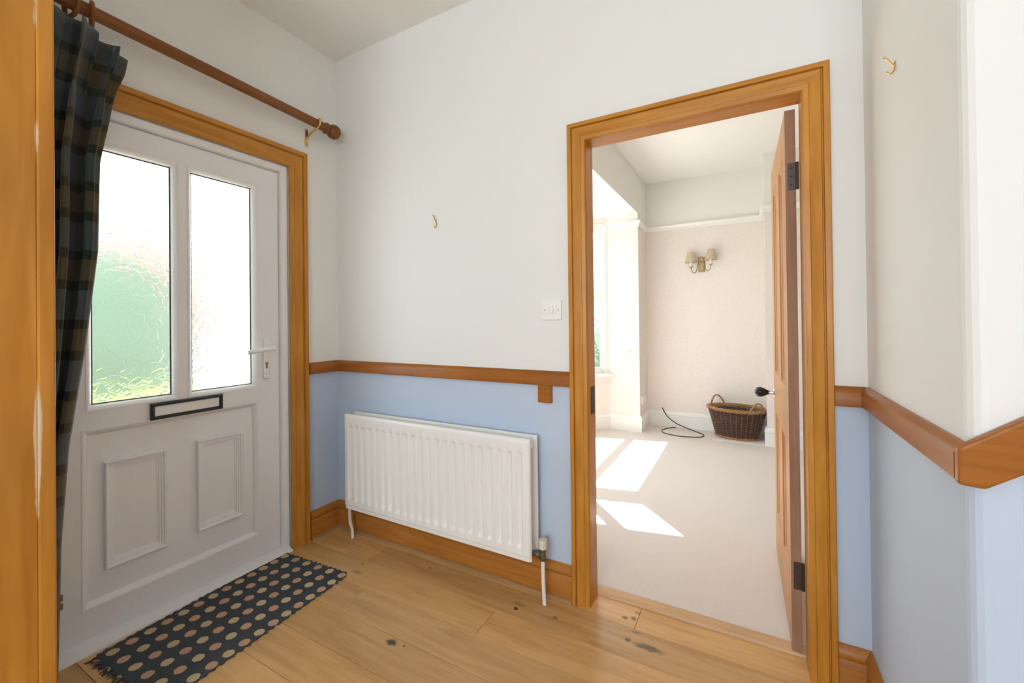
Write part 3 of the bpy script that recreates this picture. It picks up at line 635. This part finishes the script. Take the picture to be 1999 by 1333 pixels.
# ------------------------------------------------------------------ curtain pole, rings, curtain
RDX = .090
def rod_z(y): return 2.379 - (y + .09) * .036
rod = empty('curtain_rod', (RDX, -.7, 2.29), 'brown wooden curtain pole with ball finial above the front door', 'curtain rod')
MB().tube([(RDX, -1.39, rod_z(-1.39)), (RDX, -.155, rod_z(-.155))], .0245, 24).build('pole', M['rod'], rod, smooth=True)
b = MB().lathe((RDX, -.160, rod_z(-.16)), (0, 1, -.036), [(.024, 0), (.024, .008), (.031, .012), (.033, .018), (.031, .025), (.022, .029), (.020, .033), (.027, .038), (.036, .048), (.041, .060), (.0425, .070), (.041, .080), (.036, .092), (.026, .102), (.012, .108), (.002, .110)], 28); b.build('finial', M['rod'], rod, smooth=True)
b = MB(); y = -.205; z = rod_z(y)
b.tube(smooth_path([(.004, y, z - .105), (.006, y, z - .075), (.022, y, z - .055), (.052, y, z - .040), (.085, y, z - .032), (RDX + .030, y, z - .012), (RDX + .032, y, z + .006)], 5), .0062, 10)
b.lathe((RDX + .022, y, z + .006), (1, .0, .5), [(.003, 0), (.012, .004), (.0145, .010), (.013, .016), (.006, .019), (.001, .020)], 16)
br = b.build('bracket', M['brass'], rod, smooth=True)
MB().box(0, .005, y - .009, y + .009, z - .118, z - .012).build('bracket_plate', M['brass'], br, bevel=.002)
for i, y in enumerate((-1.150, -1.205, -1.262, -1.330)):
    b = MB(); c = Vector((RDX, y, rod_z(y) - .0083)); t = R((-14, 10, -8, 12)[i])
    pts = [c + Vector((math.cos(a) * .041, math.cos(a) * .041 * math.tan(t), math.sin(a) * .041)) for a in [k * math.tau / 28 for k in range(28)]]
    b.tube(pts, .0074, 10, closed=True)
    tag(b.build('curtain_ring', M['rod'], smooth=True), ('first', 'second', 'third', 'fourth')[i] + ' brown wooden curtain ring on the pole counted from the ball finial', 'curtain ring', 'rings on the curtain pole')
cu = empty('curtain', (.12, -1.23, .02), 'dark green and brown tartan curtain gathered at the front door', 'curtain')
b = MB(); NU, NV = 150, 64; ZT, ZB = 2.354, .03; uvs = []
def curtain_pt(u, v):
    """u 0..1 from far (post side) to leading edge, v 0 top .. 1 bottom"""
    lead = [(-1.072, 0), (-1.080, .03), (-1.12, .11), (-1.157, .22), (-1.165, .36), (-1.20, .51), (-1.243, .66), (-1.262, .8), (-1.27, 1)]
    for (a, p), (c, q) in zip(lead, lead[1:]):
        if p <= v <= q: ye = a + (c - a) * (v - p) / (q - p); break
    y0 = -1.375
    pl = 3.5; ph = u * pl * math.tau
    y = y0 + (ye - y0) * u
    pinch = math.exp(-((v - .075) / .035) ** 2)
    amp = (.030 + .018 * min(1, v * 3)) * (1 - .62 * pinch)
    x = .115 + amp * math.sin(ph) + .012 * math.sin(ph * 2.3 + v * 3)
    y += .018 * math.sin(ph * 2 + .6) * (1 - .5 * pinch)
    if u > .86:
        k = (u - .86) / .14
        x += -.035 * k * math.exp(-(v / .12) ** 2) * 0 + .02 * k
    z = ZT - (ZT - ZB) * v
    z -= .085 * max(0, (u - .72) / .28) ** 1.1 * max(0, 1 - v / .2)
    return (max(.045, x), y, z)
for j in range(NV + 1):
    for i in range(NU + 1):
        b.v.append(curtain_pt(i / NU, j / NV)); uvs.append((i / NU * 1.3, (1 - j / NV) * 2.3))
b.f = [(j * (NU + 1) + i, j * (NU + 1) + i + 1, (j + 1) * (NU + 1) + i + 1, (j + 1) * (NU + 1) + i) for j in range(NV) for i in range(NU)]
def cloth(b, name, material, off):
    me = bpy.data.meshes.new(name); me.from_pydata(b.v, [], b.f); me.update()
    ul = me.uv_layers.new(name='UVMap')
    for lp_ in me.loops: ul.data[lp_.index].uv = uvs[lp_.vertex_index]
    me.polygons.foreach_set('use_smooth', [True] * len(me.polygons)); me.materials.append(material)
    o = bpy.data.objects.new(name, me); COL.objects.link(o); o.parent = cu; o.matrix_parent_inverse = Matrix.Translation(-cu.location)
    s_ = o.modifiers.new('thick', 'SOLIDIFY'); s_.thickness = .004; s_.offset = off
    return o
cloth(b, 'fabric', M['tartan'], 0)
b2 = MB(); b2.v = [(x - .008, y + .0025, z) for x, y, z in b.v]; b2.f = [f for q, f in enumerate(b.f) if q % NU >= NU - 4]; cloth(b2, 'lining', M['lining'], 0)

# ------------------------------------------------------------------ doormat
ma = R(-3.7); MX, MY = .055, -.352
o = None
b = MB(); Lm, Wm = .800, .475; nL, nW = 90, 50
def edge(k): return .004 * math.sin(k * 1.7) + .003 * math.sin(k * 4.1 + 1) + random.uniform(-.0015, .0015)
eL = [edge(i) for i in range(nL + 1)]; eR = [edge(i + 40) for i in range(nL + 1)]; eT = [edge(i + 9) for i in range(nW + 1)]; eB = [edge(i + 70) * 1.5 for i in range(nW + 1)]
for i in range(nL + 1):
    for k in range(nW + 1):
        s = i / nL; t = k / nW
        x = -.046 + t * Wm + eL[i] * (1 - t) + eR[i] * t; y = -.008 - s * (Lm - .008) + eT[k] * (1 - s) + eB[k] * s
        cr = .035
        for cx_, cy_, sx_, sy_ in ((-.046 + cr, -.008 - cr, -1, 1), (-.046 + Wm - cr, -.008 - cr, 1, 1), (-.046 + cr, -Lm + cr, -1, -1), (-.046 + Wm - cr, -Lm + cr, 1, -1)):
            ax, ay = (x - cx_) * sx_, (y - cy_) * sy_
            if ax > 0 and ay > 0:
                mxx = max(ax, ay); ln = math.hypot(ax, ay)
                if ln > 1e-6: x = cx_ + sx_ * ax * mxx / ln; y = cy_ + sy_ * ay * mxx / ln
        b.v.append((x, y, .0065 + .0008 * math.sin(i * .9) * math.sin(k * .7)))
n0 = len(b.v); b.f = [(i * (nW + 1) + k, i * (nW + 1) + k + 1, (i + 1) * (nW + 1) + k + 1, (i + 1) * (nW + 1) + k) for i in range(nL) for k in range(nW)]
per = [k for k in range(nW + 1)] + [i * (nW + 1) + nW for i in range(1, nL + 1)] + [nL * (nW + 1) + k for k in range(nW - 1, -1, -1)] + [i * (nW + 1) for i in range(nL - 1, 0, -1)]
b.v += [(b.v[q][0], b.v[q][1], 0.0003) for q in per]; m_ = len(per); b.f += [(per[q], per[(q + 1) % m_], n0 + (q + 1) % m_, n0 + q) for q in range(m_)]; b.f.append(tuple(n0 + q for q in range(m_)))
mt = b.build('doormat', M['mat']); mt.location = (MX, MY, 0); mt.rotation_euler.z = -ma * -1
mt.rotation_euler.z = R(3.7)
tag(mt, 'dark grey doormat with cream and pink spots before the front door', 'doormat')
b = MB()
for k in range(110):
    t = k / 109; x = -.036 + t * (Wm - .008); y = -Lm + .006
    b.tube([(x, y, .005), (x + random.uniform(-.006, .006), y - random.uniform(.006, .018), .004), (x + random.uniform(-.012, .012), y - random.uniform(.014, .030), .0016)], [.0018, .0015, .0008], 4)
fr = b.build('fringe', mat('mat_fringe', (0.06, 0.068, 0.075), .95)); fr.parent = mt; fr['kind'] = 'stuff'

# ------------------------------------------------------------------ wall lamp
wl = empty('wall_lamp', (1.79, YE, 1.77), 'antique brass twin arm wall lamp with beige shades', 'wall lamp')
b = MB().box(1.757, 1.823, YE - .010, YE + .002, 1.770, 1.940); b.build('back_plate', M['antique'], wl, bevel=.004)
MB().box(1.766, 1.814, YE - .016, YE - .008, 1.780, 1.885).box(1.772, 1.808, YE - .028, YE - .008, 1.888, 1.930).build('raised_plate', mat('lamp_bronze', (.40, .28, .14), .4, .8), wl, bevel=.004)
for sg, dz in ((-1, -.006), (1, .012)):
    cx = 1.79 + sg * .100
    path = [(1.79 + sg * .030, YE - .012, 1.880 + dz), (1.79 + sg * .038, YE - .045, 1.850 + dz), (1.79 + sg * .045, YE - .07, 1.790 + dz), (1.79 + sg * .068, YE - .08, 1.762 + dz), (cx - sg * .008, YE - .08, 1.785 + dz), (cx, YE - .08, 1.828 + dz)]
    ao = MB().tube(smooth_path(path, 6), .0042, 8).build('arm', M['antique'], wl, smooth=True)
    MB().lathe((cx, YE - .08, 1.826 + dz), (0, 0, 1), [(.006, 0), (.022, .004), (.023, .007), (.012, .009)], 18).build('drip_pan', M['antique'], ao, smooth=True)
    MB().lathe((cx, YE - .08, 1.834 + dz), (0, 0, 1), [(.0135, 0), (.0135, .075)], 14).build('candle_tube', M['plastic'], ao, smooth=True)
    b = MB().lathe((cx, YE - .08, 1.880 + dz), (0, 0, 1), [(.068, 0), (.066, .002), (.033, .118), (.031, .118), (.064, .002), (.066, 0)], 32, cap=False)
    b.build('lamp_shade', M['shade'], ao, smooth=True)

# ------------------------------------------------------------------ wicker basket
bk = empty('wicker_basket', (2.12, 3.185, .02), 'oval dark wicker basket with pale rim and two handles', 'basket')
BC = Vector((2.118, 3.185, .02)); H = .295; rot = R(-8)
def oval(th, z, off=0):
    f = z / H; a = .185 + (.262 - .185) * f ** .9 + off; c = .130 + (.185 - .130) * f ** .9 + off
    x, y = a * math.cos(th), c * math.sin(th)
    return Vector((BC.x + x * math.cos(rot) - y * math.sin(rot), BC.y + x * math.sin(rot) + y * math.cos(rot), BC.z + z))
NS = 30
b = MB()
for k in range(NS):
    th = k * math.tau / NS; b.tube([oval(th, z, .001) for z in (.0, .07, .14, .21, H)], .0042, 6)
o = b.build('stakes', M['willow_pale'], bk); o['kind'] = 'stuff'
b = MB(); rows = 27
for rw in range(rows):
    z = .026 + rw * (H - .05) / (rows - 1); n = NS * 4
    b.tube([oval(k * math.tau / n, z, (.0062 * math.cos(k * math.tau / n * NS / 2 + rw * math.pi))) for k in range(n)], .0052, 5, closed=True)
o = b.build('weave', M['willow'], bk, smooth=True); o['kind'] = 'stuff'
b = MB(); n = 160
for ph in range(3):
    b.tube([oval(k * math.tau / n, H + .002 + .010 * math.sin(k * math.tau / n * 16 + ph * math.tau / 3), .004 + .011 * math.cos(k * math.tau / n * 16 + ph * math.tau / 3)) for k in range(n)], .0092, 7, closed=True)
b.build('rim', M['willow_light'], bk, smooth=True)
b = MB()
for ph in range(2):
    b.tube([oval(k * math.tau / n, .012 + .007 * math.sin(k * math.tau / n * 18 + ph * math.pi), .003 + .007 * math.cos(k * math.tau / n * 18 + ph * math.pi)) for k in range(n)], .008, 6, closed=True)
b.build('base_band', M['willow_light'], bk, smooth=True)
b = MB(); c0 = [oval(k * math.tau / 48, .008, -.01) for k in range(48)]; b.v = [tuple(p) for p in c0] + [tuple(p + Vector((0, 0, .008))) for p in c0]
b.f = [tuple(range(48)), tuple(range(48, 96))] + [(k, (k + 1) % 48, 48 + (k + 1) % 48, 48 + k) for k in range(48)]; b.build('base', M['willow'], bk)
for c_, hh in ((R(142), .105), (R(-36), .088)):
    b = MB()
    for ph in range(2):
        pts = []
        for k in range(31):
            t = k / 30; th = c_ + (t - .5) * .80; p = oval(th, H, .002); p.z += hh * math.sin(math.pi * t) ** .7 - .02 * (1 - math.sin(math.pi * t))
            pts.append(p + Vector((.004 * math.cos(t * 26 + ph * math.pi), .004 * math.sin(t * 26 + ph * math.pi), 0)))
        b.tube(pts, .0065, 7)
    b.build('handle', M['willow_light'], bk, smooth=True)

# ------------------------------------------------------------------ cable, sockets, small fittings of the far room
path = smooth_path([(1.357, 3.365, .222), (1.385, 3.34, .175), (1.433, 3.31, .125), (1.53, 3.28, .07), (1.66, 3.26, .03), (1.775, 3.20, .013), (1.812, 3.12, .0125), (1.775, 3.035, .0125), (1.61, 2.985, .0125), (1.45, 3.03, .0125), (1.385, 3.13, .0125), (1.41, 3.24, .0125), (1.50, 3.355, .0125)], 8)
tag(MB().tube(path, .0052, 8).build('cable', M['cable'], smooth=True), 'loose black cable looping on the cream carpet', 'cable')
sk = empty('wall_socket', (XL, 3.12, .30), 'white power socket low on the pier beside the pink wall', 'socket')
MB().box(XL - .001, XL + .009, 3.055, 3.20, .30, .386).build('socket_plate', M['plastic'], sk, bevel=.003)
for y in (3.075, 3.145): MB().box(XL + .008, XL + .012, y, y + .02, .355, .375).build('rocker', M['plastic'], sk)
wk = empty('cord_cleat', (1.08, YP, .891), 'small beige cord cleat on the pink bay pier', 'cleat')
MB().box(1.068, 1.092, YP - .006, YP + .001, .872, .908).build('cleat_plate', M['cream_plastic'], wk, bevel=.002)
MB().tube([(1.08, YP - .004, .895), (1.08, YP - .022, .897), (1.088, YP - .026, .905)], .004, 8).build('cleat_peg', M['cream_plastic'], wk, smooth=True)
tr = empty('curtain_track', (1.0, 2.90, 2.385), 'white curtain track fixed under the bay ceiling', 'curtain track')
b = MB(); b.tube(smooth_path([(.50, 2.45, 2.385), (.72, 2.68, 2.385), (.86, 2.80, 2.385), (1.12, 2.86, 2.385)], 5), .008, 8); b.build('track', M['plastic'], tr, smooth=True)
for x, y in ((.80, 2.755), (1.0, 2.845)): MB().box(x - .008, x + .008, y - .008, y + .008, 2.385, ZS + .001).build('track_bracket', M['plastic'], tr)
b = MB().tube([(1.12, 2.86, 2.385), (1.15, 2.866, 2.385)], .012, 10); b.build('end_stop', M['cream_plastic'], tr)
# handrail bracket on the climbing rail
hb = empty('handrail_bracket', (2.66, YD, 1.02), 'brass handrail bracket on the climbing rail past the corner', 'bracket')
MB().lathe((2.655, YD - .018, 1.053), (0, -1, 0), [(.020, 0), (.020, .006), (.014, .010)], 18).build('rose', M['brass'], hb, smooth=True)
MB().tube(smooth_path([(2.655, YD - .022, 1.053), (2.66, YD - .050, 1.055), (2.672, YD - .062, 1.085)], 5), .007, 10).build('bracket_arm', M['brass'], hb, smooth=True)

# ------------------------------------------------------------------ outside
tag(MB().box(-14, -.1, -9, 12, -.20, -.10).box(-.1, .95, .10, 12, -.20, -.10).build('floor_paving', M['paving']), 'pale sunlit paving outside the front door', 'paving', kind='structure')
tag(MB().box(-2.45, -1.4, -2.5, .9, -.10, -.04).build('lawn', M['lawn']), 'yellow-green strip of lawn outside the front door', 'lawn')
tag(MB().box(-1.55, -.1, -2.6, .10, 2.46, 2.56).build('added_sun_canopy', M['render_white']), 'flat white canopy added to keep sun off the front door', 'canopy')  # invented slab, out of view; shields the door glass from direct sun
def bush(name, c, rad_, seed, label, material, n=2600, leaf=.05, group=None):
    rnd = random.Random(seed); b = MB(); c = Vector(c)
    for _ in range(n):
        v = Vector((rnd.gauss(0, 1), rnd.gauss(0, 1), rnd.gauss(0, 1))).normalized(); k = rnd.uniform(.80, 1.03) * (1 + .10 * math.sin(v.x * 5 + seed) * math.sin(v.z * 6 + v.y * 4))
        p = c + Vector((v.x * rad_[0], v.y * rad_[1], v.z * rad_[2])) * k
        if p.z < -.05: continue
        t = Vector((rnd.gauss(0, 1), rnd.gauss(0, 1), rnd.gauss(0, 1))).normalized(); s_ = t.cross(v).normalized()
        L_ = leaf * rnd.uniform(.7, 1.3); W_ = L_ * .5; b0 = len(b.v)
        b.v += [tuple(p), tuple(p + t * L_ * .5 + s_ * W_ * .5), tuple(p + t * L_), tuple(p + t * L_ * .5 - s_ * W_ * .5)]; b.f.append((b0, b0 + 1, b0 + 2, b0 + 3))
    r = empty(name, (c.x, c.y, -.10), label, 'bush', group)
    o = b.build('foliage', material, r); o['kind'] = 'stuff'
    core = MB(); core.lathe((c.x, c.y, -.12), (0, 0, 1), [(.06, 0), (.05, .5), (.03, max(.55, c.z))], 10); core.build('trunk', M['rod'], r)
    q = MB(); nn_, mm_ = 20, 12
    for i in range(mm_ + 1):
        a = math.pi * i / mm_
        for k in range(nn_):
            t = k * math.tau / nn_; q.v.append((c.x + rad_[0] * .82 * math.sin(a) * math.cos(t), c.y + rad_[1] * .82 * math.sin(a) * math.sin(t), max(-.09, c.z + rad_[2] * .82 * math.cos(a))))
    q.f = [(i * nn_ + k, i * nn_ + (k + 1) % nn_, (i + 1) * nn_ + (k + 1) % nn_, (i + 1) * nn_ + k) for i in range(mm_) for k in range(nn_)]
    q.build('leaf_mass', material, r)
bush('garden_bush', (-4.3, .05, .95), (.70, 1.40, 1.50), 3, 'rounded dark green bush outside the front door', M['leaf'], 6500, .07)
bush('garden_bush', (-3.9, -2.75, 1.2), (.8, .95, 1.5), 8, 'tall green bush outside beside the rounded bush', M['leaf'], 4000, .07)
bush('blossom_bush', (-6.1, 1.05, 1.5), (.6, 1.55, 1.55), 5, 'pink blossoming bush behind the green bush outside', M['blossom'], 4200, .08)
bush('low_shrub', (-2.95, .20, .18), (.42, 1.2, .44), 6, 'low yellow-green shrub in front of the rounded bush', M['lime'], 2600, .05)
bush('garden_hedge', (-.1, 4.7, .45), (.9, .75, .85), 11, 'low green hedge outside the bay window', M['leaf'], 3000)
bush('added_shade_conifer', (-.42, 2.58, 2.1), (.17, .17, 2.25), 14, 'slim conifer added to block sun at the bay corner', M['leaf'], 4000, .05)  # added tree, placed only to keep the sun off the bay pier
